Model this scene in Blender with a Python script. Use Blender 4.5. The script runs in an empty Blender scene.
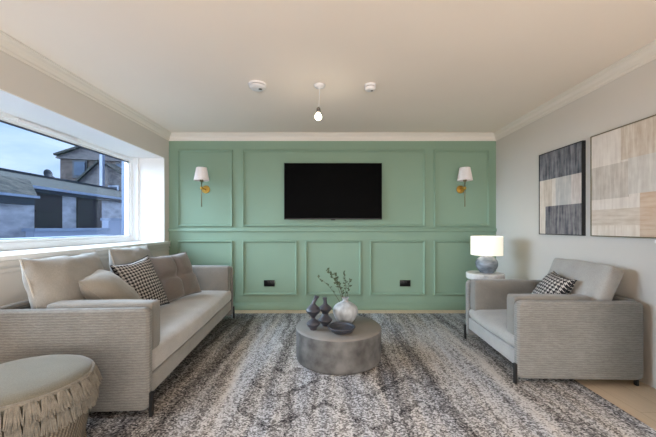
import bpy, bmesh, math, random
from mathutils import Vector, Matrix, noise
random.seed(7)
S = bpy.context.scene
COL = S.collection
PI = math.pi
R = math.radians

# ------------------------------------------------------------------ camera
cam_d = bpy.data.cameras.new('camera')
cam = bpy.data.objects.new('camera', cam_d); COL.objects.link(cam)
cam.location = (0, 0, 1.131); cam.rotation_euler = (PI/2, 0, 0)
cam_d.sensor_width = 36; cam_d.lens = 320/656*36
cam_d.shift_x = -1/656; cam_d.shift_y = 8.5/656
cam_d.clip_start = 0.02; cam_d.clip_end = 300
S.camera = cam

# ------------------------------------------------------------------ view, world, light
S.view_settings.view_transform = 'Standard'
S.view_settings.look = 'None'
S.view_settings.gamma = 1
S.view_settings.use_curve_mapping = False
S.view_settings.exposure = 0.13
S.cycles.max_bounces = 14
S.cycles.diffuse_bounces = 8
S.cycles.transparent_max_bounces = 16
S.cycles.caustics_reflective = False
S.cycles.caustics_refractive = False

def new_world():
    w = bpy.data.worlds.new('world'); S.world = w; w.use_nodes = True
    nt = w.node_tree; nt.nodes.clear()
    out = nt.nodes.new('ShaderNodeOutputWorld'); bg = nt.nodes.new('ShaderNodeBackground')
    tc = nt.nodes.new('ShaderNodeTexCoord')
    mp = nt.nodes.new('ShaderNodeMapping'); mp.inputs['Scale'].default_value = (1, 1, 3.2)
    nz = nt.nodes.new('ShaderNodeTexNoise'); nz.inputs['Scale'].default_value = 2.6
    nz.inputs['Detail'].default_value = 6; nz.inputs['Roughness'].default_value = 0.55
    rp = nt.nodes.new('ShaderNodeValToRGB')
    rp.color_ramp.elements[0].position = 0.36; rp.color_ramp.elements[0].color = (0.36, 0.50, 0.82, 1)
    rp.color_ramp.elements[1].position = 0.60; rp.color_ramp.elements[1].color = (0.70, 0.77, 0.93, 1)
    L = nt.links.new
    L(tc.outputs['Generated'], mp.inputs['Vector']); L(mp.outputs[0], nz.inputs['Vector'])
    L(nz.outputs['Fac'], rp.inputs[0]); L(rp.outputs[0], bg.inputs['Color'])
    bg.inputs['Strength'].default_value = WORLD
    L(bg.outputs[0], out.inputs[0])

WORLD = 1.3
SUN = 21.0; REAR = 178.0
new_world()

def light(name, kind, loc, energy, color, rot=(0,0,0), **kw):
    d = bpy.data.lights.new(name, kind); d.energy = energy; d.color = color
    for k, v in kw.items(): setattr(d, k, v)
    o = bpy.data.objects.new(name, d); COL.objects.link(o); o.location = loc; o.rotation_euler = rot
    return o

# bright overcast sky on the window side of the house: one very soft sun
s = light('overcast_sun', 'SUN', (-6, 3, 6), SUN, (0.90, 0.95, 1.0), angle=R(75))
s.rotation_euler = Vector((0.88, 0.07, -0.40)).to_track_quat('-Z', 'Y').to_euler()
# added fill light behind the camera, tilted up to brighten ceiling and room
light('rear_fill', 'AREA', (0.1, -2.35, 1.0), REAR, (1.0, 0.97, 0.93), (R(122), 0, 0),
      shape='RECTANGLE', size=3.4, size_y=1.9)

# ------------------------------------------------------------------ materials
def lin(c):
    return tuple(((v/255)/12.92 if v/255 <= 0.04045 else ((v/255+0.055)/1.055)**2.4) for v in c) + (1,)

class NT:
    def __init__(s, name):
        s.m = bpy.data.materials.new(name); s.m.use_nodes = True
        s.nt = s.m.node_tree; s.b = s.nt.nodes['Principled BSDF']
    def n(s, t, **kw):
        nd = s.nt.nodes.new(t)
        for k, v in kw.items():
            if k in nd.inputs: nd.inputs[k].default_value = v
            else: setattr(nd, k, v)
        return nd
    def l(s, a, b): s.nt.links.new(a, b)
    def coord(s, scale=(1,1,1), kind='Object', rot=(0,0,0)):
        tc = s.n('ShaderNodeTexCoord'); mp = s.n('ShaderNodeMapping')
        mp.inputs['Scale'].default_value = scale; mp.inputs['Rotation'].default_value = rot
        s.l(tc.outputs[kind], mp.inputs['Vector']); return mp.outputs[0]
    def noise(s, vec, scale, detail=3, rough=0.5):
        nz = s.n('ShaderNodeTexNoise'); nz.inputs['Scale'].default_value = scale
        nz.inputs['Detail'].default_value = detail; nz.inputs['Roughness'].default_value = rough
        s.l(vec, nz.inputs['Vector']); return nz.outputs['Fac']
    def ramp(s, fac, stops):
        r = s.n('ShaderNodeValToRGB'); e = r.color_ramp.elements
        while len(e) < len(stops): e.new(0.5)
        for q, (p, c) in zip(e, stops): q.position = p; q.color = c
        s.l(fac, r.inputs[0]); return r.outputs[0]
    def math(s, op, a, b=None):
        m = s.n('ShaderNodeMath', operation=op)
        for i, v in enumerate((a, b)):
            if v is None: continue
            if isinstance(v, (int, float)): m.inputs[i].default_value = v
            else: s.l(v, m.inputs[i])
        return m.outputs[0]
    def mix(s, fac, a, b, mode='MIX'):
        m = s.n('ShaderNodeMix', data_type='RGBA', blend_type=mode)
        for i, v in ((0, fac), (6, a), (7, b)):
            if isinstance(v, (int, float, tuple)): m.inputs[i].default_value = v
            else: s.l(v, m.inputs[i])
        return m.outputs[2]
    def bump(s, h, strength=0.3, dist=0.01):
        bp = s.n('ShaderNodeBump'); bp.inputs['Strength'].default_value = strength
        bp.inputs['Distance'].default_value = dist
        s.l(h, bp.inputs['Height']); s.l(bp.outputs[0], s.b.inputs['Normal'])

def simple(name, rgb, rough=0.6, var=0.06, scale=6, metal=0, bump=0.0, bscale=60, spec=None, stretch=(1,1,1)):
    t = NT(name); c = lin(rgb)
    v = t.coord(stretch); f = t.noise(v, scale, 4)
    a = tuple(x*(1-var) for x in c[:3])+(1,); b = tuple(min(1, x*(1+var)) for x in c[:3])+(1,)
    t.l(t.ramp(f, [(0.3, a), (0.7, b)]), t.b.inputs['Base Color'])
    t.b.inputs['Roughness'].default_value = rough; t.b.inputs['Metallic'].default_value = metal
    if spec is not None: t.b.inputs['Specular IOR Level'].default_value = spec
    if bump: t.bump(t.noise(v, bscale, 3), bump, 0.004)
    return t.m

M = {}
M['ceiling'] = simple('ceiling_paint', (238, 227, 216), 0.9, 0.015, 1.2)
M['wall'] = simple('wall_paint', (209, 204, 198), 0.85, 0.015, 1.5)
M['white'] = simple('white_gloss_paint', (236, 234, 231), 0.45, 0.01, 3)
M['upvc'] = simple('white_upvc', (238, 239, 240), 0.3, 0.01, 3)
M['coving'] = simple('coving_paint', (226, 220, 212), 0.8, 0.01, 3)
M['green'] = simple('sage_green_paint', (130, 156, 137), 0.55, 0.02, 2.2, spec=0.35)
M['black_metal'] = simple('black_metal', (22, 22, 24), 0.45, 0.1, 20)
M['black_plastic'] = simple('black_plastic', (9, 9, 10), 0.35, 0.1, 20, spec=0.3)
M['screen'] = simple('tv_screen', (2, 2, 3), 0.5, 0.1, 3, spec=0.04)
M['brass'] = simple('brass', (190, 150, 72), 0.3, 0.08, 20, metal=0.9)
M['dark_bronze'] = simple('bronze_tube', (128, 118, 92), 0.4, 0.08, 20, metal=0.6)
M['plastic_white'] = simple('white_plastic', (228, 226, 228), 0.4, 0.02, 10)
M['chrome'] = simple('dull_metal', (120, 118, 116), 0.4, 0.05, 10, metal=0.8)
M['concrete_side'] = simple('concrete_side', (100, 99, 98), 0.75, 0.5, 9, bump=0.25, bscale=40)
M['concrete_top'] = simple('concrete_top', (122, 118, 114), 0.6, 0.12, 4, bump=0.1, bscale=40)
M['dark_ceramic'] = simple('dark_blue_grey_ceramic', (58, 58, 66), 0.38, 0.3, 9, bump=0.15, bscale=30)
M['bowl_ceramic'] = simple('navy_grey_ceramic', (52, 56, 66), 0.35, 0.35, 14)
M['lamp_ceramic'] = simple('grey_blue_glaze', (122, 130, 140), 0.22, 0.5, 9, stretch=(1,1,2))
M['vase_ceramic'] = simple('pale_mottled_ceramic', (168, 173, 178), 0.35, 0.32, 10, stretch=(2,2,.7))
M['leaf'] = simple('olive_leaf', (70, 84, 58), 0.6, 0.3, 30)
M['twig'] = simple('brown_twig', (74, 62, 48), 0.8, 0.2, 30)

def marble():
    t = NT('white_marble'); v = t.coord()
    f = t.noise(v, 7, 8, 0.65)
    t.l(t.ramp(f, [(0.35, lin((150,148,148))), (0.47, lin((215,212,210))), (0.7, lin((238,236,233)))]), t.b.inputs['Base Color'])
    t.b.inputs['Roughness'].default_value = 0.25; return t.m
M['marble'] = marble()

def fabric(name, rgb, ribs=0, var=0.08, rough=0.95, sheen=0.25, soft=7):
    t = NT(name); c = lin(rgb); v = t.coord()
    big = t.noise(v, soft, 4); fine = t.noise(v, 260, 2)
    a = tuple(x*(1-var*1.6) for x in c[:3])+(1,); b = tuple(min(1, x*(1+var*1.6)) for x in c[:3])+(1,)
    base = t.ramp(big, [(0.3, a), (0.7, b)])
    base = t.mix(0.35, base, t.ramp(fine, [(0.35, tuple(x*0.65 for x in c[:3])+(1,)), (0.65, tuple(min(1, x*1.3) for x in c[:3])+(1,))]))
    if ribs:
        # fine horizontal woven rows that wander slightly
        nz = t.noise(t.coord((6, 6, 30)), 4, 2)
        sep = t.n('ShaderNodeSeparateXYZ'); t.l(v, sep.inputs[0])
        z = t.math('ADD', t.math('MULTIPLY', sep.outputs[2], ribs), t.math('MULTIPLY', nz, 1.5))
        w = t.math('SINE', t.math('MULTIPLY', z, 2*PI))
        w = t.math('ADD', t.math('MULTIPLY', w, 0.5), 0.5)
        base = t.mix(t.math('MULTIPLY', w, 0.42), base, tuple(x*0.4 for x in c[:3])+(1,))
        t.bump(w, 0.4, 0.003)
    else:
        t.bump(t.math('ADD', fine, t.math('MULTIPLY', big, 2.0)), 0.25, 0.003)
    t.l(base, t.b.inputs['Base Color']); t.b.inputs['Roughness'].default_value = rough
    t.b.inputs['Sheen Weight'].default_value = sheen; t.b.inputs['Specular IOR Level'].default_value = 0.2
    return t.m
M['sofa_rib'] = fabric('ribbed_taupe_weave', (129, 127, 123), ribs=64)
M['sofa_soft'] = fabric('soft_greige_fabric', (148, 145, 140))
M['sofa_velvet'] = fabric('pale_greige_velvet', (168, 164, 160), sheen=0.5)
M['chair_rib'] = fabric('ribbed_grey_weave', (139, 138, 135), ribs=64)
M['chair_soft'] = fabric('soft_grey_fabric', (162, 160, 157))
M['taupe'] = fabric('taupe_satin', (112, 104, 99), sheen=0.4, rough=0.7)
M['greige_pillow'] = fabric('greige_satin', (138, 132, 123), sheen=0.4, rough=0.65)
M['arm_pad'] = fabric('arm_pad_fabric', (130, 127, 122))
M['piping'] = fabric('pale_piping', (186, 180, 172))
M['pouf_top'] = fabric('pouf_suede', (112, 109, 98), soft=4)
M['fringe'] = fabric('pouf_fringe', (124, 119, 110), soft=40, var=0.2)

def weave():
    t = NT('pouf_weave'); v = t.coord()
    sep = t.n('ShaderNodeSeparateXYZ'); t.l(v, sep.inputs[0])
    ang = t.math('ARCTAN2', sep.outputs[1], sep.outputs[0])
    a = t.math('SINE', t.math('ADD', t.math('MULTIPLY', ang, 90), t.math('MULTIPLY', sep.outputs[2], 420)))
    b = t.math('SINE', t.math('MULTIPLY', sep.outputs[2], 500))
    f = t.math('ADD', t.math('MULTIPLY', t.math('MULTIPLY', a, b), 0.5), 0.5)
    t.l(t.ramp(f, [(0.2, lin((74,66,58))), (0.8, lin((148,138,122)))]), t.b.inputs['Base Color'])
    t.b.inputs['Roughness'].default_value = 0.9; t.bump(f, 0.6, 0.006); return t.m
M['weave'] = weave()

def houndstooth(name, cells, c0, c1):
    t = NT(name); v = t.coord((cells, cells, 1), 'UV')
    sep = t.n('ShaderNodeSeparateXYZ'); t.l(v, sep.inputs[0]); u, w = sep.outputs[0], sep.outputs[1]
    pu = t.math('LESS_THAN', t.math('FRACT', u), 0.54); pw = t.math('LESS_THAN', t.math('FRACT', w), 0.54)
    both = t.math('MULTIPLY', pu, pw)
    either = t.math('MAXIMUM', pu, pw)
    diag = t.math('LESS_THAN', t.math('FRACT', t.math('MULTIPLY', t.math('ADD', u, w), 2.0)), 0.6)
    f = t.math('MAXIMUM', both, t.math('MULTIPLY', either, diag))
    t.l(t.mix(f, lin(c1), lin(c0)), t.b.inputs['Base Color'])
    t.b.inputs['Roughness'].default_value = 0.9; t.bump(t.noise(t.coord(), 300), 0.2, 0.002)
    return t.m
M['hound'] = houndstooth('houndstooth_weave', 16, (14, 14, 22), (188, 184, 180))

def rug_mat():
    t = NT('distressed_rug')
    v = t.coord((1, 1, 1)); sep = t.n('ShaderNodeSeparateXYZ'); t.l(v, sep.inputs[0])
    x, y = sep.outputs[0], sep.outputs[1]
    warp = t.noise(t.coord((1.4, 1.1, 1)), 2.2, 4)
    xs = t.math('ADD', x, t.math('MULTIPLY', t.math('SUBTRACT', warp, 0.5), 0.16))
    comb = t.n('ShaderNodeCombineXYZ'); t.l(t.math('MULTIPLY', xs, 1.0), comb.inputs[0]); t.l(t.math('MULTIPLY', y, 0.055), comb.inputs[1])
    streak = t.noise(comb.outputs[0], 10, 6, 0.66)           # long streaks running away from the viewer
    patch = t.noise(t.coord((3.2, 1.0, 1)), 3.4, 5, 0.6)
    # zigzag diamonds worn into the middle of the rug
    px = t.math('PINGPONG', t.math('ADD', x, 0.03), 0.30)
    dz = t.math('PINGPONG', t.math('ADD', y, t.math('MULTIPLY', px, 0.9)), 0.17)
    dia = t.math('LESS_THAN', dz, 0.03)
    inx = t.math('LESS_THAN', t.math('ABSOLUTE', t.math('SUBTRACT', x, 0.05)), 0.62)
    iny = t.math('LESS_THAN', y, 2.55)
    wear = t.math('GREATER_THAN', patch, 0.44)
    dia = t.math('MULTIPLY', t.math('MULTIPLY', dia, wear), t.math('MULTIPLY', inx, iny))
    # macro bands across the width
    mr = t.n('ShaderNodeMapRange'); t.l(xs, mr.inputs[0]); mr.inputs[1].default_value = -1.9; mr.inputs[2].default_value = 1.9
    g = lambda q: (q, q, q, 1)
    def P(X): return (X+1.9)/3.8
    band = t.ramp(mr.outputs[0], [(0, g(.30)), (P(-1.1), g(.28)), (P(-.92), g(.34)), (P(-.72), g(.62)), (P(-.56), g(.60)), (P(-.46), g(.42)),
                  (P(-.2), g(.52)), (P(.2), g(.54)), (P(.42), g(.40)), (P(.58), g(.52)), (P(.72), g(.42)), (P(.95), g(.50)), (P(1.12), g(.60)), (P(1.27), g(.64)),
                  (P(1.36), g(.36)), (P(1.48), g(.50)), (P(1.62), g(.62)), (P(1.74), g(.36))])
    tone = t.math('ADD', t.math('MULTIPLY', band, 0.62), t.math('ADD', t.math('SUBTRACT', t.math('MULTIPLY', streak, 1.25), 0.19), t.math('MULTIPLY', patch, 0.14)))
    tone = t.math('SUBTRACT', tone, t.math('MULTIPLY', dia, 0.15))
    vo = t.n('ShaderNodeTexVoronoi'); vo.inputs['Scale'].default_value = 110; t.l(v, vo.inputs['Vector'])
    sp = t.n('ShaderNodeSeparateColor'); t.l(vo.outputs['Color'], sp.inputs[0])
    fib = t.math('MULTIPLY', t.math('SUBTRACT', sp.outputs[0], 0.5), 0.50)
    tone = t.math('ADD', tone, fib)
    col = t.ramp(tone, [(0.42, lin((52,51,55))), (0.60, lin((102,99,100))), (0.80, lin((150,147,146))), (1.0, lin((212,210,211)))])
    tint = t.ramp(t.noise(t.coord((2.2, .2, 1)), 3.0, 3), [(0.35, lin((240,246,255))), (0.65, lin((255,248,238)))])
    col = t.mix(0.8, col, tint, 'MULTIPLY')
    t.l(col, t.b.inputs['Base Color']); t.b.inputs['Roughness'].default_value = 1
    t.b.inputs['Specular IOR Level'].default_value = 0.1
    t.bump(t.math('ADD', sp.outputs[1], t.math('MULTIPLY', streak, 1.0)), 0.6, 0.012)
    return t.m
M['rug'] = rug_mat()

def oak():
    t = NT('oak_floor'); br = t.n('ShaderNodeTexBrick')
    t.l(t.coord((1, 1, 1), 'Object', (0, 0, R(90))), br.inputs['Vector'])
    br.inputs['Scale'].default_value = 1; br.inputs['Brick Width'].default_value = 1.3; br.inputs['Row Height'].default_value = 0.19
    br.inputs['Mortar Size'].default_value = 0.0015; br.inputs['Color1'].default_value = lin((208,186,158)); br.inputs['Color2'].default_value = lin((200,177,149))
    br.inputs['Mortar'].default_value = lin((160,134,108))
    gr = t.noise(t.coord((30, 1.5, 1)), 3, 5)
    c = t.mix(0.22, br.outputs['Color'], t.ramp(gr, [(0.3, lin((178,150,122))), (0.7, lin((226,204,176)))]))
    t.l(c, t.b.inputs['Base Color']); t.b.inputs['Roughness'].default_value = 0.45; return t.m
M['oak'] = oak()

def glass():
    t = NT('window_glass'); nt = t.nt; nt.nodes.remove(t.b)
    tr = t.n('ShaderNodeBsdfTransparent'); tr.inputs[0].default_value = (0.84, 0.93, 1, 1)
    gl = t.n('ShaderNodeBsdfGlossy'); gl.inputs['Roughness'].default_value = 0.02
    mx = t.n('ShaderNodeMixShader'); mx.inputs[0].default_value = 0.03
    t.l(tr.outputs[0], mx.inputs[1]); t.l(gl.outputs[0], mx.inputs[2])
    t.l(mx.outputs[0], nt.nodes['Material Output'].inputs[0]); return t.m
M['glass'] = glass()

def emit(name, rgb, strength, base=(235,232,226)):
    t = NT(name); t.b.inputs['Base Color'].default_value = lin(base)
    t.b.inputs['Emission Color'].default_value = lin(rgb); t.b.inputs['Emission Strength'].default_value = strength
    t.b.inputs['Roughness'].default_value = 0.8; return t.m
M['lit_shade'] = emit('lit_lamp_shade', (255, 247, 222), 0.5)
M['lit_bulb'] = emit('lit_bulb', (255, 240, 214), 14)
M['pleat'] = simple('pleated_linen', (232, 226, 226), 0.8, 0.03, 12)

def patchmat(name, rgb, rgb2, vert=True, sc=5):
    t = NT(name); v = t.coord((1, 8, 0.8) if vert else (1, 1.0, 9))
    f = t.noise(v, sc, 5, 0.62); g = t.noise(t.coord((1, 2, 2)), 9, 4)
    f = t.math('ADD', t.math('MULTIPLY', f, 0.75), t.math('MULTIPLY', g, 0.25))
    t.l(t.ramp(f, [(0.36, lin(rgb)), (0.62, lin(rgb2))]), t.b.inputs['Base Color'])
    t.b.inputs['Roughness'].default_value = 0.7; return t.m

# outdoor materials
def stone(name, a, b, sc=1.6):
    t = NT(name); v = t.coord((1, 1, 2.2))
    vo = t.n('ShaderNodeTexVoronoi'); vo.inputs['Scale'].default_value = sc*1.6; t.l(v, vo.inputs['Vector'])
    f = t.math('ADD', t.math('MULTIPLY', t.noise(v, sc, 6, 0.65), 0.7), t.math('MULTIPLY', vo.outputs['Distance'], 0.3))
    t.l(t.ramp(f, [(0.35, lin(a)), (0.65, lin(b))]), t.b.inputs['Base Color']); t.b.inputs['Roughness'].default_value = 0.9
    t.bump(f, 0.4, 0.05); return t.m
M['pale_stone'] = stone('whitewashed_stone', (160,160,170), (214,212,218), 1.5)
M['brown_stone'] = stone('brown_sandstone', (56,48,48), (86,74,72), 1.8)
M['grey_roughcast'] = stone('grey_roughcast', (84,80,84), (106,102,106), 3)
M['slate'] = stone('mossy_slate', (26,30,36), (52,54,54), 5)
M['slate_pale'] = stone('weathered_slate', (40,44,50), (108,102,94), 3)
M['wood_door'] = simple('dark_brown_boards', (50, 38, 46), 0.7, 0.2, 4, stretch=(1, 1, 8))
M['pale_render'] = simple('pale_blue_render', (176, 184, 206), 0.8, 0.05, 2)
M['fascia'] = simple('dark_fascia', (46, 52, 66), 0.7, 0.1, 3)
M['gutter'] = simple('pale_gutter', (150, 162, 186), 0.5, 0.1, 3)
M['post_blue'] = simple('blue_grey_post', (112, 128, 156), 0.7, 0.05, 3)
M['ground_out'] = simple('yard_tarmac', (104, 106, 112), 0.9, 0.15, 2)
M['pane_out'] = simple('dark_window_glass', (70, 84, 106), 0.1, 0.2, 2)

# ------------------------------------------------------------------ mesh helpers
def link(name, bm, mat, parent=None, smooth=False, loc=None):
    me = bpy.data.meshes.new(name); bm.to_mesh(me); bm.free()
    for m in (mat if isinstance(mat, (list, tuple)) else [mat]): me.materials.append(m)
    if smooth:
        for p in me.polygons: p.use_smooth = True
    o = bpy.data.objects.new(name, me); COL.objects.link(o)
    if parent: o.parent = parent
    if loc: o.location = loc
    return o

def smooth_by(o, ang=40):
    me = o.data; me.shade_smooth()
    try: me.set_sharp_from_angle(angle=R(ang))
    except Exception: pass
    return o

def box(bm, x0, x1, y0, y1, z0, z1, bev=0, seg=2):
    vs = [bm.verts.new(p) for p in ((x0,y0,z0),(x1,y0,z0),(x1,y1,z0),(x0,y1,z0),(x0,y0,z1),(x1,y0,z1),(x1,y1,z1),(x0,y1,z1))]
    fs = [bm.faces.new([vs[i] for i in f]) for f in ((0,3,2,1),(4,5,6,7),(0,1,5,4),(1,2,6,5),(2,3,7,6),(3,0,4,7))]
    if bev:
        es = {e for f in fs for e in f.edges}
        bmesh.ops.bevel(bm, geom=list(es), offset=bev, segments=seg, affect='EDGES', profile=0.5)
    return bm

def boxo(name, b, mat, parent=None, bev=0, seg=2):
    o = link(name, box(bmesh.new(), *b, bev, seg), mat, parent)
    return smooth_by(o) if bev else o

def struct(o): o['kind'] = 'structure'; return o

def lathe(prof, n=48, bm=None, off=(0,0,0)):
    bm = bm or bmesh.new(); rings = []
    for r, z in prof:
        if r < 1e-6: rings.append([bm.verts.new((off[0], off[1], z+off[2]))])
        else: rings.append([bm.verts.new((off[0]+r*math.cos(2*PI*i/n), off[1]+r*math.sin(2*PI*i/n), z+off[2])) for i in range(n)])
    for a, b in zip(rings, rings[1:]):
        for i in range(n):
            j = (i+1) % n
            if len(a) == 1 and len(b) == 1: continue
            if len(a) == 1: bm.faces.new((a[0], b[j], b[i]))
            elif len(b) == 1: bm.faces.new((a[i], a[j], b[0]))
            else: bm.faces.new((a[i], a[j], b[j], b[i]))
    bmesh.ops.recalc_face_normals(bm, faces=bm.faces)
    return bm

def tube(bm, pts, rad, n=8, cap=True):
    pts = [Vector(p) for p in pts]; rings = []
    rr = rad if isinstance(rad, (list, tuple)) else [rad]*len(pts)
    up = Vector((0.123, 0.31, 0.94)).normalized()
    for i, p in enumerate(pts):
        d = (pts[min(i+1, len(pts)-1)] - pts[max(i-1, 0)]).normalized()
        a = d.cross(up)
        if a.length < 1e-3: a = d.cross(Vector((1,0,0)))
        a.normalize(); b = d.cross(a).normalized()
        rings.append([bm.verts.new(p + (a*math.cos(2*PI*k/n) + b*math.sin(2*PI*k/n))*rr[i]) for k in range(n)])
    for a, b in zip(rings, rings[1:]):
        for k in range(n): bm.faces.new((a[k], a[(k+1) % n], b[(k+1) % n], b[k]))
    if cap: bm.faces.new(rings[0][::-1]); bm.faces.new(rings[-1])
    return bm

def soft_block(x0, x1, y0, y1, z0, z1, rad=0.04, puff=0.012, seed=0, n=12, wr=0.004):
    """upholstered block: rounded corners, gently domed faces, faint wrinkles"""
    bm = bmesh.new(); c = Vector(((x0+x1)/2, (y0+y1)/2, (z0+z1)/2)); h = Vector(((x1-x0)/2, (y1-y0)/2, (z1-z0)/2))
    bmesh.ops.create_cube(bm, size=2)
    bmesh.ops.subdivide_edges(bm, edges=bm.edges, cuts=n, use_grid_fill=True)
    for v in bm.verts:
        u = v.co.copy(); q = Vector([math.copysign(1, t)*(1-(1-abs(t))**1.5) if abs(t) < 1 else t for t in u])
        p = Vector([q[i]*h[i] for i in range(3)])
        inner = Vector([max(-(h[i]-rad), min(h[i]-rad, p[i])) for i in range(3)])
        d = p - inner
        if d.length > 1e-9: p = inner + d.normalized()*rad if sum(abs(t) > 1e-6 for t in d) > 1 else p
        for i in range(3):
            j, k = (i+1) % 3, (i+2) % 3
            w = (1-q[j]**2)*(1-q[k]**2)
            p[i] += math.copysign(puff*w, q[i]) if abs(q[i]) > 0.999 else 0
        w = noise.noise_vector((c+p)*7 + Vector((seed*3.1, seed, 0)))*wr
        v.co = c + p + w
    return bm

def rounded_panel(x0, x1, y0, y1, z0, z1, rc, bev):
    """slab in the XZ plane with rounded corners and softly bevelled faces"""
    bm = bmesh.new(); pts = []
    for cx, cz, a0 in ((x1-rc, z0+rc, -90), (x1-rc, z1-rc, 0), (x0+rc, z1-rc, 90), (x0+rc, z0+rc, 180)):
        for k in range(7):
            a = R(a0+15*k); pts.append((cx, cz, math.cos(a), math.sin(a)))
    rings = []
    for k in range(11):
        t = k/10*PI; off = bev*(1-math.sin(t)) if 0 < k < 10 else bev
        y = (y0 + bev*(1-math.cos(t)) if t <= PI/2 else y1 - bev*(1+math.cos(t)))
        rings.append([bm.verts.new((cx+(rc-off)*ca, y, cz+(rc-off)*sa)) for cx, cz, ca, sa in pts])
    for a, b in zip(rings, rings[1:]):
        for i in range(len(pts)): bm.faces.new((a[i], a[(i+1) % len(pts)], b[(i+1) % len(pts)], b[i]))
    bm.faces.new(rings[0][::-1]); bm.faces.new(rings[-1]); bmesh.ops.recalc_face_normals(bm, faces=bm.faces)
    return bm

def pillow_bm(w, h, t, seed=0, pinch=0.10, tuft=0, n=26, wr=0.006):
    """square stuffed cushion in local XZ plane, thickness along Y; front is -Y"""
    bm = bmesh.new(); uv = bm.loops.layers.uv.new('UVMap'); G = {}
    for side in (0, 1):
        for i in range(n+1):
            for j in range(n+1):
                if side and (i in (0, n) or j in (0, n)): G[1, i, j] = G[0, i, j]; continue
                u = -1+2*i/n; v = -1+2*j/n
                prof = max(0, (1-abs(u)**2.6))**0.55 * max(0, (1-abs(v)**2.6))**0.55
                dome = t/2*prof
                if tuft:
                    dome *= 1 - 0.50*math.exp(-(u*u)/(0.012)) * (1-0.2*abs(v)) * tuft
                    dome *= 1 - 0.50*math.exp(-(v*v)/(0.012)) * (1-0.2*abs(u)) * tuft
                    dome *= 1 - 0.35*math.exp(-(u*u+v*v)/0.05)*tuft
                # concave sides between pulled-out corners
                sx = 1 - pinch*(1-v*v)**1.0*abs(u)**3*0.9; sz = 1 - pinch*(1-u*u)**1.0*abs(v)**3*0.9
                x = u*w/2*sx; z = v*h/2*sz; y = (-dome if side == 0 else dome)
                p = Vector((x, y, z)); nv = noise.noise_vector(p*9 + Vector((seed*5.7, side*3, seed)))*wr
                nv += noise.noise_vector(p*22 + Vector((seed*2.7, side*3, seed)))*wr*0.35
                G[side, i, j] = bm.verts.new(p + nv)
    for side in (0, 1):
        for i in range(n):
            for j in range(n):
                q = [(i,j),(i+1,j),(i+1,j+1),(i,j+1)]
                if side: q = q[::-1]
                f = bm.faces.new([G[side, a, b] for a, b in q])
                for lp, (a, b) in zip(f.loops, q): lp[uv].uv = (a/n*w/0.45, b/n*h/0.45)
    return bm

def seam(w, h, pinch, rad, n=26):
    bm = bmesh.new(); pts = []
    for k in range(4):
        for i in range(n):
            s = -1+2*i/n
            u, v = [(s, -1), (1, s), (-s, 1), (-1, -s)][k]
            sx = 1 - pinch*(1-v*v)*abs(u)**3*0.9; sz = 1 - pinch*(1-u*u)*abs(v)**3*0.9
            pts.append((u*w/2*sx, 0, v*h/2*sz))
    return tube(bm, pts + pts[:1], rad, 6, False)

def frame_from(TL, TR, BL):
    """orthonormal matrix: X along top edge, Z up the side; origin at the middle"""
    TL, TR, BL = map(Vector, (TL, TR, BL)); ctr = (TR+BL)/2
    x = (TR-TL).normalized(); z = (TL-BL); z = (z - x*z.dot(x)).normalized(); y = z.cross(x)
    m = Matrix((x, y, z)).transposed().to_4x4(); m.translation = ctr
    return m, (TR-TL).length, (TL-BL).length

def empty(name, loc, label, cat, rz=0, group=None):
    o = bpy.data.objects.new(name, None); COL.objects.link(o); o.empty_display_size = 0.1
    o.location = loc; o.rotation_euler = (0, 0, rz); return tag(o, label, cat, group)

def tag(o, label, cat, group=None):
    o['label'] = label; o['category'] = cat
    if group: o['group'] = group
    return o

# ------------------------------------------------------------------ the room
XL, XR, YB, YR, ZC = -2.186, 2.281, 4.37, -2.6, 2.40
XW = -2.62                      # window plane
WY0, WY1, WZ0, WZ1 = 0.9, 4.25, 0.94, 2.05
T = 0.12
struct(boxo('floor', (XW-.1, XR+T, YR-T, YB+T, -0.12, 0), M['oak']))
struct(boxo('ceiling', (XW-.1, XR+T, YR-T, YB+T, ZC, ZC+0.12), M['ceiling']))
struct(boxo('wall_back', (XW-.1, XR+T, YB, YB+T, 0, ZC), M['green']))
struct(boxo('wall_right', (XR, XR+T, YR, YB, 0, ZC), M['wall']))
struct(boxo('wall_rear', (XW-.1, XR+T, YR-T, YR, 0, ZC), M['wall']))
# left wall: deep bulkhead above the window recess, panel below, solid stretch behind the camera
bm = bmesh.new()
box(bm, XW-.1, XL, YR, YB, WZ1, ZC)
box(bm, XW-.1, XL, YR, YB, 0, WZ0-.035)
box(bm, XW-.1, XL, YR, WY0, WZ0-.035, WZ1)
box(bm, XW-.1, XL, WY1, YB, WZ0-.035, WZ1)
struct(link('wall_left', bm, M['wall']))
# recess linings in white
bm = bmesh.new()
box(bm, XW, XL+.001, WY1-.006, WY1, WZ0, WZ1)
box(bm, XW, XL+.001, WY0, WY0+.006, WZ0, WZ1)
box(bm, XW, XL+.001, WY0, WY1, WZ1-.006, WZ1)
struct(link('trim_1', bm, M['white']))
sill = struct(boxo('trim_2', (XW, XL+.035, WY0-.05, WY1+.1, WZ0-.035, WZ0), M['white'], None, .008))
bm = bmesh.new(); box(bm, XL, XL+.022, WY0-.3, YB, WZ0-.075, WZ0-.035, .006)
box(bm, XL, XL+.012, WY0-.3, YB, .82, .85, .005)
struct(smooth_by(link('trim_3', bm, M['wall'])))

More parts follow.
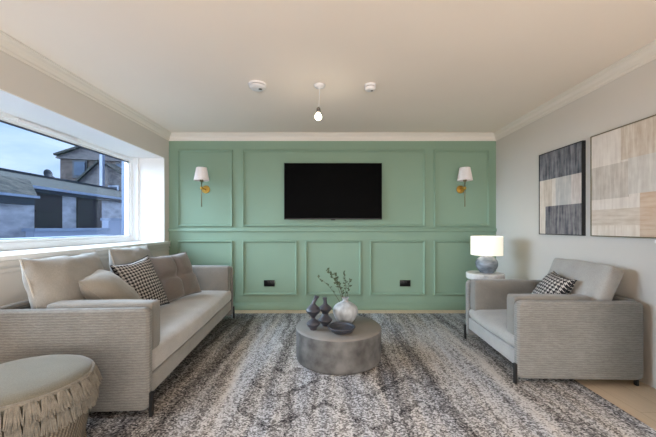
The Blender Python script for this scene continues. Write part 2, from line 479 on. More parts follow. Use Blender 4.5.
# window 1: white frame, trickle vent, one pane
win = bpy.data.objects.new('window_1', None); COL.objects.link(win); struct(win)
win.location = (XW, (WY0+WY1)/2, WZ0); 
def wpart(name, boxes, mat, bev=.006):
    bm = bmesh.new()
    for b in boxes:
        box(bm, b[0]-XW, b[1]-XW, b[2]-win.location.y, b[3]-win.location.y, b[4]-WZ0, b[5]-WZ0, bev)
    return smooth_by(link(name, bm, mat, win))
fy0, fy1 = WY0+.006, WY1-.006
wpart('window_frame', [(XW-.06, XW+.03, fy0, fy1, WZ0, WZ0+.06), (XW-.06, XW+.03, fy0, fy1, WZ1-.045, WZ1-.006),
                       (XW-.06, XW+.03, fy0, fy0+.05, WZ0+.055, WZ1-.04), (XW-.06, XW+.03, fy1-.05, fy1, WZ0+.055, WZ1-.04),
                       (XW+.02, XW+.10, fy1-.022, fy1, WZ0, WZ1-.006)], M['upvc'])
wpart('window_bead', [(XW-.03, XW+.012, fy0+.04, fy1-.04, WZ0+.055, WZ0+.085), (XW-.03, XW+.012, fy0+.04, fy1-.04, WZ1-.07, WZ1-.04),
                      (XW-.03, XW+.012, fy0+.04, fy0+.07, WZ0+.08, WZ1-.065), (XW-.03, XW+.012, fy1-.07, fy1-.045, WZ0+.08, WZ1-.065)], M['upvc'], .008)
wpart('gasket', [(XW-.02, XW+.014, fy0+.05, fy1-.06, WZ1-.076, WZ1-.070)], M['fascia'], 0)
wpart('trickle_vent', [(XW+.028, XW+.045, 2.66, 3.28, WZ1-.04, WZ1-.016)], M['plastic_white'], .005)
bm = box(bmesh.new(), -.012, -.008, fy0+.05-win.location.y, fy1-.05-win.location.y, .07, WZ1-WZ0-.06)
link('pane', bm, M['glass'], win)

# coving round the ceiling
def coving(name, a, b, inward):
    """profile in (p, z): p away from the wall"""
    prof = [(0, ZC-.095), (.008, ZC-.095), (.010, ZC-.078), (.020, ZC-.070), (.024, ZC-.050), (.038, ZC-.030), (.056, ZC-.020), (.060, ZC-.010), (.070, ZC-.008), (.070, ZC), (0, ZC)]
    bm = bmesh.new(); a, b, n = Vector(a), Vector(b), Vector(inward)
    ra = [bm.verts.new((a.x+n.x*p, a.y+n.y*p, z)) for p, z in prof]; rb = [bm.verts.new((b.x+n.x*p, b.y+n.y*p, z)) for p, z in prof]
    for i in range(len(prof)):
        j = (i+1) % len(prof); bm.faces.new((ra[i], ra[j], rb[j], rb[i]))
    bm.faces.new(ra[::-1]); bm.faces.new(rb); bmesh.ops.recalc_face_normals(bm, faces=bm.faces)
    return struct(link(name, bm, M['coving']))
coving('trim_4', (XL, YB, 0), (XR, YB, 0), (0, -1, 0))
coving('trim_5', (XL, YR, 0), (XL, YB, 0), (1, 0, 0))
coving('trim_6', (XR, YR, 0), (XR, YB, 0), (-1, 0, 0))

# panelling on the green wall (moulding rectangles, dado rail, skirting)
def pxX(px): return (px-329)/73.2
def pxZ(py): return 1.131+(227-py)/73.2
def moulding(name, x0, x1, y0, y1):
    X0, X1, Z0, Z1 = pxX(x0), pxX(x1), pxZ(y1), pxZ(y0)
    prof = [(0, 0), (0, .016), (.006, .026), (.014, .026), (.018, .014), (.026, .011), (.030, 0)]   # (inward, proud)
    bm = bmesh.new(); rings = []
    for i, o in prof:
        rings.append([bm.verts.new(p) for p in ((X0+i, YB-o, Z0+i), (X1-i, YB-o, Z0+i), (X1-i, YB-o, Z1-i), (X0+i, YB-o, Z1-i))])
    for a, b in zip(rings, rings[1:]):
        for k in range(4): bm.faces.new((a[k], a[(k+1) % 4], b[(k+1) % 4], b[k]))
    bmesh.ops.recalc_face_normals(bm, faces=bm.faces)
    return struct(link(name, bm, M['green']))
k = 7
for r in [(178, 233, 150, 226.6), (242.8, 425, 150, 226.6), (433.7, 489, 150, 226.6),
          (178, 233, 240.5, 294.8), (242.8, 297.2, 240.5, 294.8), (305.5, 361, 240.5, 294.8), (369.8, 425, 240.5, 294.8), (433.7, 489, 240.5, 294.8)]:
    moulding('trim_%d' % k, *r); k += 1
bm = box(bmesh.new(), XL, XR, YB-.024, YB, pxZ(231.6), pxZ(228.3), .007, 3)
struct(smooth_by(link('trim_15', bm, M['green'])))
bm = bmesh.new(); box(bm, XL, XR, YB-.018, YB, 0, .075, .004); box(bm, XL, XR, YB-.012, YB, .07, .095, .005)
struct(smooth_by(link('baseboard_back', bm, M['green'])))

# ------------------------------------------------------------------ outside the window
og = struct(boxo('ground_outside', (-60, XW-.3, -20, 60, -.6, -.4), M['ground_out']))
FX = -9.0
b = empty('garage_building', (FX-1.5, 11, -.4), 'low whitewashed stone garage building with dark doors under a slate roof', 'building')
def rel(parent, bm):
    bmesh.ops.translate(bm, verts=bm.verts, vec=-Vector(parent.location)); return bm
def bpart(name, boxes, mat, parent, bev=0):
    bm = bmesh.new()
    for q in boxes: box(bm, *q, bev)
    return link(name, rel(parent, bm), mat, parent)
def slab(name, pts, th, mat, parent):
    bm = bmesh.new(); n = (Vector(pts[1])-Vector(pts[0])).cross(Vector(pts[2])-Vector(pts[0])).normalized()
    if n.z < 0: n = -n
    a = [bm.verts.new(p) for p in pts]; c = [bm.verts.new(Vector(p)-n*th) for p in pts]
    bm.faces.new(a); bm.faces.new(c[::-1])
    for i in range(4): bm.faces.new((a[i], c[i], c[(i+1) % 4], a[(i+1) % 4]))
    bmesh.ops.recalc_face_normals(bm, faces=bm.faces)
    return link(name, rel(parent, bm), mat, parent)
GY1 = 17.9
def d0(d): return b
bpart('wall', [(FX-3.4, FX, 3, GY1, -.4, 2.3)], M['pale_stone'], b)
for y0, y1 in ((9.72, 10.74), (11.4, 12.6), (14.6, 15.8)):
    d = bpart('door', [(FX-.02, FX+.05, y0, y1, -.4, 2.24)], M['wood_door'], b)
    for z in (.2, .9, 1.6): bpart('batten', [(FX+.05, FX+.07, y0+.03, y1-.03, z, z+.05)], M['wood_door'], d0(d))
slab('roof', [(FX+.22, 3, 2.36), (FX+.22, GY1, 2.36), (FX-3.0, GY1, 3.22), (FX-3.0, 3, 3.22)], .08, M['slate'], b)
slab('roof', [(FX-3.0, 3, 3.22), (FX-3.0, GY1, 3.22), (FX-5, GY1, 2.5), (FX-5, 3, 2.5)], .08, M['slate'], b)
bpart('gutter', [(FX+.2, FX+.3, 3, GY1, 2.28, 2.36)], M['gutter'], b)
bpart('fascia', [(FX, FX+.2, 3, GY1, 2.18, 2.28)], M['fascia'], b)
bpart('ridge', [(FX-3.1, FX-2.9, 3, GY1, 3.2, 3.28)], M['fascia'], b)

a = empty('stone_outhouse', (-8.4, 6.5, -.4), 'stone outhouse with weathered slate roof at the left of the window view', 'building')
bpart('wall', [(-8.95, -7.9, 4, 8.58, -.4, 1.80)], M['pale_stone'], a)
slab('roof', [(-7.65, 4, 1.95), (-7.65, 8.4, 1.95), (-8.6, 9.2, 2.48), (-8.6, 4, 2.48)], .09, M['slate_pale'], a)
bpart('fascia', [(-7.9, -7.68, 4, 8.35, 1.70, 1.88)], M['fascia'], a)
bpart('gutter', [(-7.72, -7.6, 4, 8.42, 1.88, 1.94)], M['gutter'], a)

g = empty('boundary_wall', (-6.6, 9, -.4), 'pale blue rendered low wall with a coping in front of the garage doors', 'wall')
bpart('masonry', [(-7.3, -7.1, 7.7, 10.3, -.4, 1.02), (-7.3, -7.1, 10.3, 17, -.4, 1.34)], M['pale_render'], g)
bpart('coping', [(-7.36, -7.04, 7.66, 10.3, 1.02, 1.10), (-7.36, -7.04, 10.3, 17, 1.34, 1.42)], M['gutter'], g)
g = empty('rendered_ledge', (-4.4, 6, -.4), 'long pale rendered ledge running close below the window', 'ledge')
bpart('masonry', [(-4.6, -4.3, 1.5, 6.4, -.4, .92)], M['pale_render'], g)
bpart('coping', [(-4.64, -4.26, 1.5, 6.4, .92, .97)], M['gutter'], g)

# tall house with gable, beyond the garages
h = empty('sandstone_house', (-13.4, 22, -.4), 'tall brown sandstone house with a shallow gable roof beyond the garages', 'building')
HY = 20.0
bpart('wall', [(-16.8, -8, HY, HY+7, -.4, 5.5)], M['brown_stone'], h)
bm = bmesh.new()
p = [(-17.0, 5.50), (-15.2, 6.12), (-7.8, 5.05), (-7.8, 4.95), (-17.0, 5.42)]
A = [bm.verts.new((x, HY-.12, z)) for x, z in p]; B = [bm.verts.new((x, HY+7, z)) for x, z in p]
bm.faces.new(A); bm.faces.new(B[::-1])
for i in range(5): bm.faces.new((A[i], B[i], B[(i+1) % 5], A[(i+1) % 5]))
bmesh.ops.recalc_face_normals(bm, faces=bm.faces)
link('gable', rel(h, bm), M['grey_roughcast'], h)
for q in ((-17.0, 5.55, -15.2, 6.12), (-15.2, 6.12, -7.8, 5.05)):
    slab('roof', [(q[0], HY-.3, q[1]+.12), (q[2], HY-.3, q[3]+.12), (q[2], HY+7, q[3]+.12), (q[0], HY+7, q[1]+.12)], .12, M['slate'], h)
for x0, x1, z0, z1 in ((-16.0, -15.1, 4.2, 5.3), (-13.35, -12.8, 4.6, 5.15)):
    f = bpart('window', [(x0, x1, HY-.05, HY+.05, z0, z1)], M['fascia'], h)
    bpart('pane', [(x0+.15, x1-.1, HY-.09, HY-.04, z0+.15, z1-.12)], M['pane_out'], h)
hh = empty('roughcast_house', (-13, 18, -.4), 'grey roughcast gable house with small white windows in front of the sandstone house', 'building')
bm = bmesh.new(); HY2 = 18.25
p = [(-15.0, -.4), (-10.6, -.4), (-10.6, 3.5), (-13.1, 4.85), (-15.0, 3.1)]
A = [bm.verts.new((x, HY2, z)) for x, z in p]; B = [bm.verts.new((x, HY2+1.3, z)) for x, z in p]
bm.faces.new(A); bm.faces.new(B[::-1])
for i in range(5): bm.faces.new((A[i], B[i], B[(i+1) % 5], A[(i+1) % 5]))
bmesh.ops.recalc_face_normals(bm, faces=bm.faces)
link('wall', rel(hh, bm), M['grey_roughcast'], hh)
slab('roof', [(-15.2, HY2-.15, 3.0), (-13.1, HY2-.15, 4.95), (-13.1, HY2+1.35, 4.95), (-15.2, HY2+1.35, 3.0)], .1, M['slate'], hh)
slab('roof', [(-13.1, HY2-.15, 4.95), (-10.4, HY2-.15, 3.48), (-10.4, HY2+1.35, 3.48), (-13.1, HY2+1.35, 4.95)], .1, M['slate'], hh)
for x0, x1 in ((-12.47, -12.07), (-11.7, -11.3)):
    w = bpart('window', [(x0-.1, x1+.1, HY2-.05, HY2+.02, 3.0, 3.5)], M['gutter'], hh)
    bpart('pane', [(x0, x1, HY2-.07, HY2-.04, 3.08, 3.42)], M['pane_out'], hh)
bpart('drainpipe', [(-12.84, -12.68, HY2-.35, HY2-.15, 2.2, 5.2)], M['gutter'], hh)
# satellite dish on the house corner
t = empty('satellite_dish', (-17.12, 19.6, 4.4), 'small grey satellite dish on the corner of the sandstone house', 'dish')
bm = lathe([(0, 0), (.11, .015), (.2, .05), (.27, .1), (.27, .115), (.19, .065), (0, .02)], 24)
bmesh.ops.rotate(bm, verts=bm.verts, cent=(0,0,0), matrix=Matrix.Rotation(R(105), 3, 'X'))
smooth_by(link('dish', bm, M['fascia'], t)); link('bracket', tube(bmesh.new(), [(0, .02, -.05), (.2, .25, -.3)], .03, 6), M['fascia'], t)
# post just outside the window
tag(boxo('post', (-4.25, -4.13, 6.55, 6.68, -.4, 3.4), M['post_blue'], None, .01), 'pale blue post outside, against the right edge of the window', 'post')

# ------------------------------------------------------------------ rug
bm = box(bmesh.new(), -1.9, 1.80, .35, 4.15, 0, .012, .004)
rug = smooth_by(link('rug', bm, M['rug'])); tag(rug, 'large distressed grey patterned rug under the sofa, armchair and drum table', 'rug')
RZ = .012

# ------------------------------------------------------------------ sofa and armchair
def seat_furniture(name, label, cat, loc, rz, L, D, arm_top, seat_z, pad_len, soft, rib, cushions, cush_h, seat_mat):
    t = empty(name, loc, label, cat, rz)
    hx, hy = D/2, L/2; at = .058
    for sgn in (-1, 1):
        y0, y1 = (sgn*hy, sgn*(hy-at)) if sgn < 0 else (hy-at, hy)
        bm = rounded_panel(-hx, hx, min(y0, y1), max(y0, y1), .048, arm_top, .045, .022)
        smooth_by(link('arm', bm, rib, t), 60)
        bm = bmesh.new()                                        # stitched seam round the arm's front edge
        tube(bm, [(hx-.006, sgn*(hy-.008), .10), (hx-.005, sgn*(hy-.010), arm_top-.05), (hx-.045, sgn*(hy-.010), arm_top-.006), (-hx+.045, sgn*(hy-.02), arm_top-.002)], .003, 6)
        link('seam', bm, rib, t)
    bm = box(bmesh.new(), -hx, -hx+.06, -hy+at-.004, hy-at+.004, .10, arm_top+.004, .024, 4)
    smooth_by(link('backrest', bm, rib, t), 60)
    bm = box(bmesh.new(), -hx+.055, hx-.012, -hy+at, hy-at, .122, .235, .012, 3)
    smooth_by(link('seat_base', bm, soft, t), 60)
    bm = soft_block(-hx+.06, hx-.004, -hy+at+.002, hy-at-.002, .232, seat_z, .05, .018, 3, 14)
    link('seat_cushion', bm, seat_mat, t, True)
    for sgn in (-1, 1):
        ya, yb = sgn*(hy-at-.020), sgn*(hy-at-.135)
        bm = soft_block(hx-.02-pad_len, hx-.02, min(ya, yb), max(ya, yb), seat_z-.018, arm_top+.016, .018, .006, 5+sgn, 12, .003)
        a = link('arm_cushion', bm, M['arm_pad'], t, True)
        bm = bmesh.new(); yi = sgn*(hy-at-.129); x0, x1, z0, z1 = hx-.02-pad_len+.02, hx-.03, seat_z+.01, arm_top+.004
        tube(bm, [(x0, yi, z1), (x1-.02, yi, z1), (x1+.004, yi, z1-.02), (x1+.004, yi, z0)], .005, 6)
        yo = sgn*(hy-at-.026)
        tube(bm, [(x0, yo, z1+.004), (x1-.02, yo, z1+.004), (x1+.004, yo, z1-.02), (x1+.004, yo, z0)], .004, 6)
        link('piping', bm, M['arm_pad'], a)
    for cx, cy, cz, w, tilt, yaw, th, boxy in cushions:
        bm = soft_block(-w/2, w/2, -th/2, th/2, -cush_h/2, cush_h/2, .025, .014, 9, 14, .006) if boxy else pillow_bm(w, cush_h, th, int(cy*10)+3, .05, n=34, wr=.012)
        c = link('back_cushion', bm, soft, t, True)
        # front (-Y of the pillow) turned to the seat's front (+X)
        c.matrix_local = Matrix.Translation((cx, cy, cz)) @ Matrix.Rotation(R(90+yaw), 4, 'Z') @ Matrix.Rotation(R(-tilt), 4, 'X')
        if not boxy: link('piping', seam(w, cush_h, .05, .005), M['piping'], c)
    for sx in (-1, 1):
        for sgn in (-1, 1):
            x = hx+.006 if sx > 0 else -hx+.045
            h = .155 if sx > 0 else .12
            y = sgn*(hy-.018)
            bm = box(bmesh.new(), x-.009, x+.009, y-.013, y+.013, RZ if True else 0, h, .002)
            link('leg', bm, M['black_metal'], t)
    return t

sofa = seat_furniture('sofa', 'long greige three-seater sofa with ribbed arms standing under the window', 'sofa',
    (-1.581, 2.885, 0), R(3.4), 2.08, .93, .652, .385, .62, M['sofa_soft'], M['sofa_rib'],
    [(-.275, -.585, .675, .68, 16, 0, .27, 0), (-.285, .265, .68, .64, 15, 0, .25, 0)], .54, M['sofa_velvet'])
chair = seat_furniture('armchair', 'wide grey armchair with ribbed arms and thin black legs by the right wall', 'armchair',
    (1.794, 2.735, 0), R(178), .955, .878, .604, .345, .56, M['chair_soft'], M['chair_rib'],
    [(-.235, .075, .60, .63, 24, 0, .12, 1)], .50, M['chair_soft'])

# ------------------------------------------------------------------ loose cushions
def scatter(label, TL, TR, BL, t, mat, seed, pinch=.12, tuft=0, group=None):
    m, w, h = frame_from(TL, TR, BL)
    e = empty('scatter_cushion', (0, 0, 0), label, 'cushion', 0, group); e.matrix_world = m
    c = link('cover', pillow_bm(w, h, t, seed, pinch, tuft), mat, e, True)
    link('seam', seam(w, h, pinch, .0035), mat, e)
    return e
scatter('black and white houndstooth cushion leaning on the sofa between plain cushions', (-1.76, 2.50, .805), (-1.68, 2.89, .855), (-1.55, 2.64, .39), .15, M['hound'], 4)
scatter('taupe tufted cushion with four quarters at the far end of the sofa', (-1.735, 3.04, .845), (-1.60, 3.56, .855), (-1.54, 3.02, .405), .17, M['taupe'], 2, .08, 1)
scatter('plain greige satin cushion slumped behind the near sofa arm', (-1.656, 2.12, .775), (-1.82, 2.48, .815), (-1.36, 2.26, .41), .22, M['greige_pillow'], 6, .08)
scatter('small black and white houndstooth cushion resting in the armchair', (1.955, 2.84, .745), (1.93, 2.55, .715), (1.76, 2.78, .44), .18, M['hound'], 5, .12)

# ------------------------------------------------------------------ pouf
pf = empty('pouf', (-1.42, 1.47, RZ), 'round greige pouf with two tiers of fringe beside the near sofa arm', 'pouf')
top = lathe([(.262, .33), (.274, .38), (.273, .412), (.262, .430), (.22, .446), (.13, .455), (0, .458)], 64)
for v in top.verts: v.co += noise.noise_vector(v.co*8)*.004
link('seat_top', top, M['pouf_top'], pf, True)
link('base', lathe([(0, 0), (.215, 0), (.235, .02), (.24, .06), (.245, .072), (.237, .08), (.25, .16), (.262, .23), (.266, .34), (0, .34)], 64), M['weave'], pf, True)
link('base_band', lathe([(.22, .0), (.246, .012), (.25, .045), (.242, .062), (.22, .062)], 64), M['pouf_top'], pf, True)
def fringe(z0, z1, r0, r1, n, seed):
    rnd = random.Random(seed); bm = bmesh.new()
    for i in range(n):
        a0 = 2*PI*i/n; tuft = (i % 5 - 2)*.35
        for s_ in range(3):
            off = ((i % 4)-1.5 + (s_-1)*.33)*2*PI/n; ctr = a0 - ((i % 4)-1.5)*2*PI/n; a = ctr + off*.70
            sp = ctr + off*1.05 + .012 + rnd.uniform(-.006, .006)
            zz = z1 + rnd.uniform(-.008, .01)
            pts = [((r0+.004*(s_ == 1))*math.cos(a), (r0+.004*(s_ == 1))*math.sin(a), z0),
                   ((r0+.016)*math.cos((a+sp)/2), (r0+.016)*math.sin((a+sp)/2), (z0*.6+zz*.4)),
                   ((r1+rnd.uniform(-.002, .007))*math.cos(sp), (r1+rnd.uniform(-.002, .007))*math.sin(sp), zz)]
            tube(bm, pts, [.0028, .0034, .0028], 5)
    return bm
link('fringe', fringe(.414, .335, .274, .302, 132, 1), M['fringe'], pf)
link('fringe', fringe(.345, .258, .268, .288, 132, 2), M['fringe'], pf)
link('braid', lathe([(.268, .404), (.278, .406), (.281, .412), (.277, .419), (.268, .420)], 64), M['fringe'], pf, True)

# ------------------------------------------------------------------ drum table and what stands on it
TX, TY = .083, 2.767
ct = empty('coffee_table', (TX, TY, RZ), 'round concrete drum coffee table in the middle of the rug', 'coffee table')
TZ = .283
link('drum', lathe([(0, 0), (.352, 0), (.360, .006), (.364, .03), (.366, .24), (.366, TZ-RZ-.014)], 96), M['concrete_side'], ct, True)
link('tabletop', lathe([(.366, TZ-RZ-.014), (.364, TZ-RZ-.006), (.357, TZ-RZ), (0, TZ-RZ)], 96), M['concrete_top'], ct, True)

def curve_prof(pts, n=6):
    out = []
    P = [Vector(p).to_2d() if len(p) > 2 else Vector(p) for p in pts]
    for i in range(len(P)-1):
        p0, p1, p2, p3 = P[max(i-1, 0)], P[i], P[i+1], P[min(i+2, len(P)-1)]
        for k in range(n):
            t = k/n
            q = .5*((2*p1)+(-p0+p2)*t+(2*p0-5*p1+4*p2-p3)*t*t+(-p0+3*p1-3*p2+p3)*t**3)
            out.append((max(q.x, 0.0), q.y))
    out.append(tuple(P[-1])); return out
v = empty('vase', (.145, 2.83, TZ), 'pale mottled round vase holding leafy twigs on the drum table', 'vase')
link('body', lathe(curve_prof([(0, 0), (.048, 0), (.080, .030), (.106, .085), (.110, .115), (.098, .148), (.06, .178), (.032, .190)]), 48), M['vase_ceramic'], v, True)
link('neck', lathe(curve_prof([(.032, .189), (.024, .200), (.024, .212), (.033, .224), (.028, .223), (.019, .205), (.018, .15)], 4), 32), M['vase_ceramic'], v, True)

def gourd(label, loc, prof, neck, lean):
    e = empty('gourd_ornament', loc, label, 'ornament', 0, 'gourd ornaments on the drum table')
    link('body', lathe(curve_prof(prof), 40), M['dark_ceramic'], e, True)
    h0 = prof[-1][1]; bm = bmesh.new()
    tube(bm, [(0, 0, h0-.006), (lean*.25, 0, h0+neck*.3), (lean*.7, 0, h0+neck*.7), (lean, 0, h0+neck)], [.019, .015, .016, .021], 16, False)
    tube(bm, [(lean, 0, h0+neck), (lean*.9, 0, h0+neck*.8)], [.021, .012], 16, True)
    bmesh.ops.recalc_face_normals(bm, faces=bm.faces)
    link('neck', bm, M['dark_ceramic'], e, True)
gourd('taller double-gourd ornament with a leaning neck, left of the two on the drum table', (-.13, 2.645, TZ),
      [(0, 0), (.024, 0), (.034, .018), (.058, .050), (.040, .072), (.018, .092), (.024, .112), (.058, .150), (.056, .172), (.026, .205), (.018, .214)], .063, .03)
gourd('shorter double-gourd ornament with upright neck, beside the pale vase', (-.032, 2.745, TZ),
      [(0, 0), (.022, 0), (.032, .016), (.062, .052), (.044, .076), (.026, .098), (.030, .115), (.056, .145), (.052, .160), (.024, .185), (.016, .194)], .048, -.004)
bw = empty('bowl', (.10, 2.565, TZ), 'shallow dark blue-grey bowl at the front of the drum table', 'bowl')
link('bowl_body', lathe(curve_prof([(0, .0), (.045, 0), (.08, .014), (.104, .038), (.111, .052), (.106, .053), (.095, .036), (.06, .016), (0, .011)]), 48), M['bowl_ceramic'], bw, True)
link('bowl_rim', lathe([(.104, .051), (.110, .049), (.114, .053), (.110, .057), (.104, .055)], 48), M['dark_ceramic'], bw, True)

br = empty('leafy_twigs', (.145, 2.83, TZ+.03), 'thin twigs with small olive leaves standing in the pale vase', 'twigs')
rnd = random.Random(3)
for tip, mid, nl in (((-.165, .02, .44), (-.06, 0, .34), 24), ((-.01, .03, .42), (.012, .01, .30), 20), ((-.235, -.03, .37), (-.12, -.01, .31), 7),
                     ((-.10, .05, .40), (-.035, .02, .30), 20), ((.04, -.02, .36), (.02, -.01, .27), 8), ((-.06, -.03, .33), (-.03, -.01, .27), 8)):
    P0, P1, P2 = Vector((0, 0, .06)), Vector(mid), Vector(tip)
    pts = [(1-t)**2*P0 + 2*t*(1-t)*P1 + t*t*P2 for t in [i/10 for i in range(11)]]
    tw = link('twig', tube(bmesh.new(), pts, [.0022-.0001*i for i in range(11)], 5), M['twig'], br)
    bm = bmesh.new()
    for i in range(nl):
        t = .48+.52*i/(nl-1); c = (1-t)**2*P0 + 2*t*(1-t)*P1 + t*t*P2
        d = Vector((rnd.uniform(-1, 1), rnd.uniform(-1, 1), rnd.uniform(-.4, 1))).normalized(); s = d.cross(Vector((rnd.random(), 1, rnd.random()))).normalized()
        l, w = rnd.uniform(.022, .036), rnd.uniform(.007, .012); nn = d.cross(s)*.002
        vs = [bm.verts.new(q) for q in (c, c+d*l*.45+s*w+nn, c+d*l, c+d*l*.45-s*w+nn, c+d*l*.45-nn*2)]
        for f in ((0, 1, 4), (1, 2, 4), (2, 3, 4), (3, 0, 4)): bm.faces.new([vs[q] for q in f])
    link('leaves', bm, M['leaf'], tw)

# ------------------------------------------------------------------ side table, table lamp
st = empty('side_table', (1.785, 3.66, RZ), 'round white marble side table behind the armchair in the corner', 'side table')
link('marble_top', lathe([(0, .53), (.196, .53), (.203, .537), (.203, .590), (.196, .597), (0, .597)], 64), M['marble'], st, True)
link('pedestal', lathe([(0, .016), (.05, .016), (.05, .53), (0, .53)], 32), M['marble'], st, True)
link('foot', lathe([(0, 0), (.15, 0), (.155, .004), (.155, .018), (.15, .022), (0, .022)], 48), M['marble'], st, True)
for o in st.children: smooth_by(o, 35)
tl = empty('table_lamp', (1.80, 3.655, .609), 'table lamp with a glowing white drum shade and grey-blue round base', 'lamp')
link('lamp_base', lathe(curve_prof([(0, 0), (.06, 0), (.075, .012), (.108, .06), (.118, .105), (.105, .15), (.06, .188), (.035, .197), (0, .198)]), 48), M['lamp_ceramic'], tl, True)
link('stem', tube(bmesh.new(), [(0, 0, .195), (0, 0, .26)], .012, 12), M['brass'], tl)
link('lamp_shade', lathe([(.166, .205), (.168, .205), (.168, .417), (.166, .417), (.166, .205)], 64), M['lit_shade'], tl, True)
bm = bmesh.new()
for q in range(3): tube(bm, [(0, 0, .395), (.166*math.cos(q*2.094), .166*math.sin(q*2.094), .41)], .002, 6)
link('shade_ring', bm, M['brass'], tl)
link('bulb', lathe(curve_prof([(0, .255), (.014, .26), (.028, .30), (.024, .33), (0, .345)]), 20), M['lit_bulb'], tl, True)
for o in tl.children: smooth_by(o, 60)
l = light('table_lamp_light', 'POINT', (0, 0, .30), 2.2, (1, .86, .66), shadow_soft_size=.03); l.parent = tl
tl.location = (1.80, 3.655, .609)

# ------------------------------------------------------------------ wall lights
def sconce(px, label):
    X = pxX(px); Z = pxZ(189.5)
    e = empty('wall_light', (X, YB, Z), label, 'wall light', 0, 'brass wall lights with pleated shades')
    bm = lathe([(0, 0), (.052, 0), (.055, .006), (.052, .014), (.02, .018), (0, .019)], 32)
    bmesh.ops.rotate(bm, verts=bm.verts, cent=(0,0,0), matrix=Matrix.Rotation(R(90), 3, 'X')); smooth_by(link('back_plate', bm, M['brass'], e), 35)
    bm = tube(bmesh.new(), [(0, -.015, 0), (0, -.15, 0)], .008, 12); link('arm', bm, M['brass'], e, True)
    bm = tube(bmesh.new(), [(0, -.15, -.245), (0, -.15, .11)], .006, 12); link('rod', bm, M['dark_bronze'], e, True)
    bm = lathe([(0, -.02), (.016, -.018), (.019, 0), (.016, .018), (0, .02)], 20, None, (0, -.15, 0)); link('joint', bm, M['brass'], e, True)
    bm = lathe([(0, .085), (.02, .085), (.024, .10), (.02, .115), (0, .116)], 20, None, (0, -.15, 0)); link('shade_holder', bm, M['dark_bronze'], e, True)
    bm = bmesh.new(); n = 72; rg = []
    for z, r in ((.101, .094), (.106, .093), (.19, .078), (.268, .064), (.271, .062)):
        rg.append([bm.verts.new((r*(1+.035*(i % 2))*math.cos(2*PI*i/n), -.15+r*(1+.035*(i % 2))*math.sin(2*PI*i/n), z)) for i in range(n)])
    for a, b_ in zip(rg, rg[1:]):
        for i in range(n): bm.faces.new((a[i], a[(i+1) % n], b_[(i+1) % n], b_[i]))
    sh = link('lamp_shade', bm, M['pleat'], e)
    sm = sh.modifiers.new('thickness', 'SOLIDIFY'); sm.thickness = .002
    return e
sconce(206.0, 'brass wall light with a white pleated shade on the green wall, left of the television')
sconce(460.2, 'brass wall light with a white pleated shade on the green wall, right of the television')

# ------------------------------------------------------------------ television and sockets
tx0, tx1, tz0, tz1 = pxX(284.3)*.99, pxX(381.8)*.99, 1.131+(227-219.5)/73.2*.99, 1.131+(227-163.2)/73.2*.99
tv = empty('television', ((tx0+tx1)/2, YB, tz0), 'flat black television hanging on the middle of the green wall', 'television')
W2, H2 = (tx1-tx0)/2, tz1-tz0
smooth_by(link('casing', box(bmesh.new(), -W2, W2, -.062, -.03, 0, H2, .004), M['black_plastic'], tv))
link('screen', box(bmesh.new(), -W2+.008, W2-.008, -.0635, -.061, .016, H2-.008), M['screen'], tv)
link('bezel', box(bmesh.new(), -W2+.002, W2-.002, -.0645, -.060, .002, .014), M['black_plastic'], tv)
link('sensor', box(bmesh.new(), -.03, .03, -.06, -.045, -.008, .004), M['black_plastic'], tv)
link('mount', box(bmesh.new(), -.25, .25, -.032, 0, .15, .55), M['black_metal'], tv)
for px, lab in ((269.4, 'black double wall socket low on the green wall, left of the drum table'), (405.0, 'black double wall socket low on the green wall, right of the drum table')):
    e = empty('wall_socket', (pxX(px), YB, pxZ(283.2)), lab, 'socket', 0, 'black wall sockets')
    smooth_by(link('face_plate', box(bmesh.new(), -.073, .073, -.010, 0, -.043, .043, .003), M['black_plastic'], e))
    for sx in (-1, 1):
        smooth_by(link('switch', box(bmesh.new(), sx*.014-.009, sx*.014+.009, -.014, -.009, .008, .030, .001), M['black_metal'], e))
        bm = bmesh.new()
        box(bm, sx*.045-.004, sx*.045+.004, -.0115, -.0095, .008, .016); box(bm, sx*.045-.014, sx*.045-.007, -.0115, -.0095, -.016, -.010); box(bm, sx*.045+.007, sx*.045+.014, -.0115, -.0095, -.016, -.010)
        link('pin_holes', bm, M['screen'], e)

# ------------------------------------------------------------------ ceiling fittings
def alarm(name, loc, r, h, label, cat):
    e = empty(name, loc, label, cat)
    link('base', lathe([(0, 0), (r, 0), (r, -h*.3), (r*.97, -h*.36), (0, -h*.36)], 48), M['plastic_white'], e)
    link('grille', lathe([(0, -h*.36), (r*.86, -h*.36), (r*.86, -h*.52), (0, -h*.52)], 48), M['chrome'], e)
    link('cover', lathe([(0, -h*.5), (r*.96, -h*.5), (r*.96, -h*.66), (r*.8, -h*.92), (r*.5, -h), (0, -h)], 48), M['plastic_white'], e)
    link('button', lathe([(0, -h), (r*.2, -h), (r*.2, -h*1.05), (0, -h*1.06)], 20, None, (r*.3, 0, 0)), M['chrome'], e)
    for o in e.children: smooth_by(o, 35)
alarm('smoke_alarm', (-.634, 2.84, ZC), .078, .045, 'larger white smoke alarm on the ceiling, left of the hanging bulb', 'smoke alarm')
alarm('smoke_detector', (.368, 2.86, ZC), .052, .05, 'smaller white round detector on the ceiling, right of the hanging bulb', 'detector')
pl = empty('pendant_light', (-.084, 2.86, ZC), 'bare glowing bulb hanging from a white ceiling rose', 'pendant light')
link('ceiling_rose', lathe([(0, 0), (.052, 0), (.052, -.006), (.045, -.018), (.02, -.028), (.008, -.034), (0, -.035)], 32), M['plastic_white'], pl, True)
link('cord', tube(bmesh.new(), [(0, 0, -.03), (-.003, 0, -.12), (-.008, 0, -.22)], .0028, 8), M['plastic_white'], pl)
link('bulb_holder', lathe([(0, -.20), (.010, -.20), (.018, -.212), (.018, -.245), (.014, -.25), (0, -.25)], 24, None, (-.01, 0, 0)), M['chrome'], pl, True)
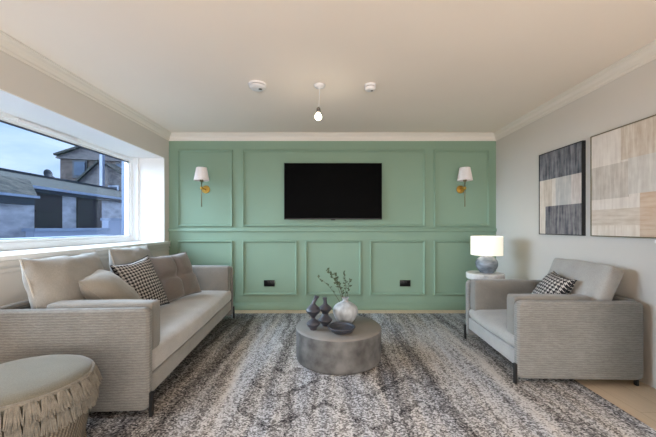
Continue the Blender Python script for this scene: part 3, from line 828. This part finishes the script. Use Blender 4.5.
link('bulb', lathe(curve_prof([(0, -.246), (.013, -.248), (.020, -.262), (.030, -.276), (.030, -.292), (.018, -.308), (0, -.311)]), 28, None, (-.012, 0, 0)), M['lit_bulb'], pl, True)
l = light('pendant_bulb_light', 'POINT', (-.012, 0, -.345), 1.2, (1, .85, .66), shadow_soft_size=.03); l.parent = pl

# ------------------------------------------------------------------ pictures on the right wall
DK = patchmat('slate_blue_paint', (54, 58, 70), (138, 138, 144)); DK2 = patchmat('charcoal_paint', (60, 60, 74), (146, 142, 142))
CR = patchmat('cream_paint', (206, 192, 178), (226, 216, 206)); TN = patchmat('tan_paint', (190, 176, 162), (214, 202, 190))
PG = patchmat('pale_grey_paint', (172, 172, 172), (202, 198, 194)); WP = patchmat('white_pink_paint', (178, 166, 160), (214, 206, 202))
OR = patchmat('terracotta_tan_paint', (192, 164, 142), (208, 188, 168), False); TH = patchmat('tan_streak_paint', (192, 176, 160), (214, 202, 190), False)
WC = patchmat('warm_white_paint', (208, 198, 190), (226, 218, 210)); BG = patchmat('beige_streak_paint', (186, 168, 150), (214, 204, 192))
GB = patchmat('greige_wash_paint', (178, 168, 158), (206, 198, 190)); PW = patchmat('pale_wash_paint', (190, 184, 178), (212, 208, 202))
def picture(y_far, y_near, z0, z1, patches, label, fmat):
    e = empty('picture', (XR, (y_far+y_near)/2, (z0+z1)/2), label, 'picture')
    hw, hh_ = (y_far-y_near)/2, (z1-z0)/2; dp = .034; fr = .008
    bm = bmesh.new()
    for q in ((-hw, -hw+fr, -hh_, hh_), (hw-fr, hw, -hh_, hh_), (-hw+fr, hw-fr, -hh_, -hh_+fr), (-hw+fr, hw-fr, hh_-fr, hh_)): box(bm, -dp, -.002, *q)
    link('picture_frame', bm, fmat, e)
    bm = bmesh.new(); mats = []
    box(bm, -dp+.010, -.004, -hw+fr, hw-fr, -hh_+fr, hh_-fr)
    for f in bm.faces: f.material_index = 0
    mats.append(patches[0][4]); X = -dp+.004
    for u0, u1, v0, v1, m in patches:          # u from the far side, v from the top
        Y0, Y1 = hw-fr-u0*(2*hw-2*fr), hw-fr-u1*(2*hw-2*fr); Z1, Z0 = hh_-fr-v0*(2*hh_-2*fr), hh_-fr-v1*(2*hh_-2*fr)
        n0 = len(bm.faces); box(bm, X, -dp+.012, Y1, Y0, Z0, Z1); bm.faces.ensure_lookup_table()
        if m not in mats: mats.append(m)
        for f in bm.faces[n0:]: f.material_index = mats.index(m)
    link('canvas', bm, mats, e)
picture(3.427, 2.84, 1.053, 1.899, [(0, 1, 0, .33, DK), (0, .13, .33, .66, CR), (.13, .33, .33, .66, TN), (.33, .42, .33, .66, WC), (.42, .78, .33, .66, PG), (.78, 1, .33, .66, WP),
    (0, .16, .66, 1, CR), (.16, 1, .66, 1, DK2)], 'narrower abstract picture of dark blue-grey and cream blocks, farther along the right wall', M['black_metal'])
picture(2.751, 1.90, 1.052, 1.906, [(0, .33, 0, .32, WC), (.33, 1, 0, .30, BG), (0, .40, .32, .645, GB), (.40, 1, .30, .62, PW), (0, .51, .645, .745, WC), (0, .51, .745, .90, TH), (0, .51, .90, 1, CR), (.51, 1, .62, 1, OR)],
    'wide abstract picture of pale cream and tan blocks, cut by the right edge', M['dark_bronze'])

# ------------------------------------------------------------------ white cabinet at the right edge
cb = empty('cabinet', (2.05, 1.5, 0), 'white cabinet against the right wall, only its edge in the picture', 'cabinet')
link('body', box(bmesh.new(), -.215, .225, -.29, .288, .0, 1.04, .003), M['white'], cb)
link('cabinet_top', box(bmesh.new(), -.228, .225, -.30, .292, 1.04, 1.06, .003), M['white'], cb)
for y0, y1 in ((-.28, -.005), (.005, .28)):
    d = link('door', box(bmesh.new(), -.228, -.214, y0, y1, .06, 1.03, .002), M['white'], cb)
    link('handle', tube(bmesh.new(), [(-.24, (y0+y1)/2, .5), (-.24, (y0+y1)/2, .62)], .005, 8), M['brass'], d)
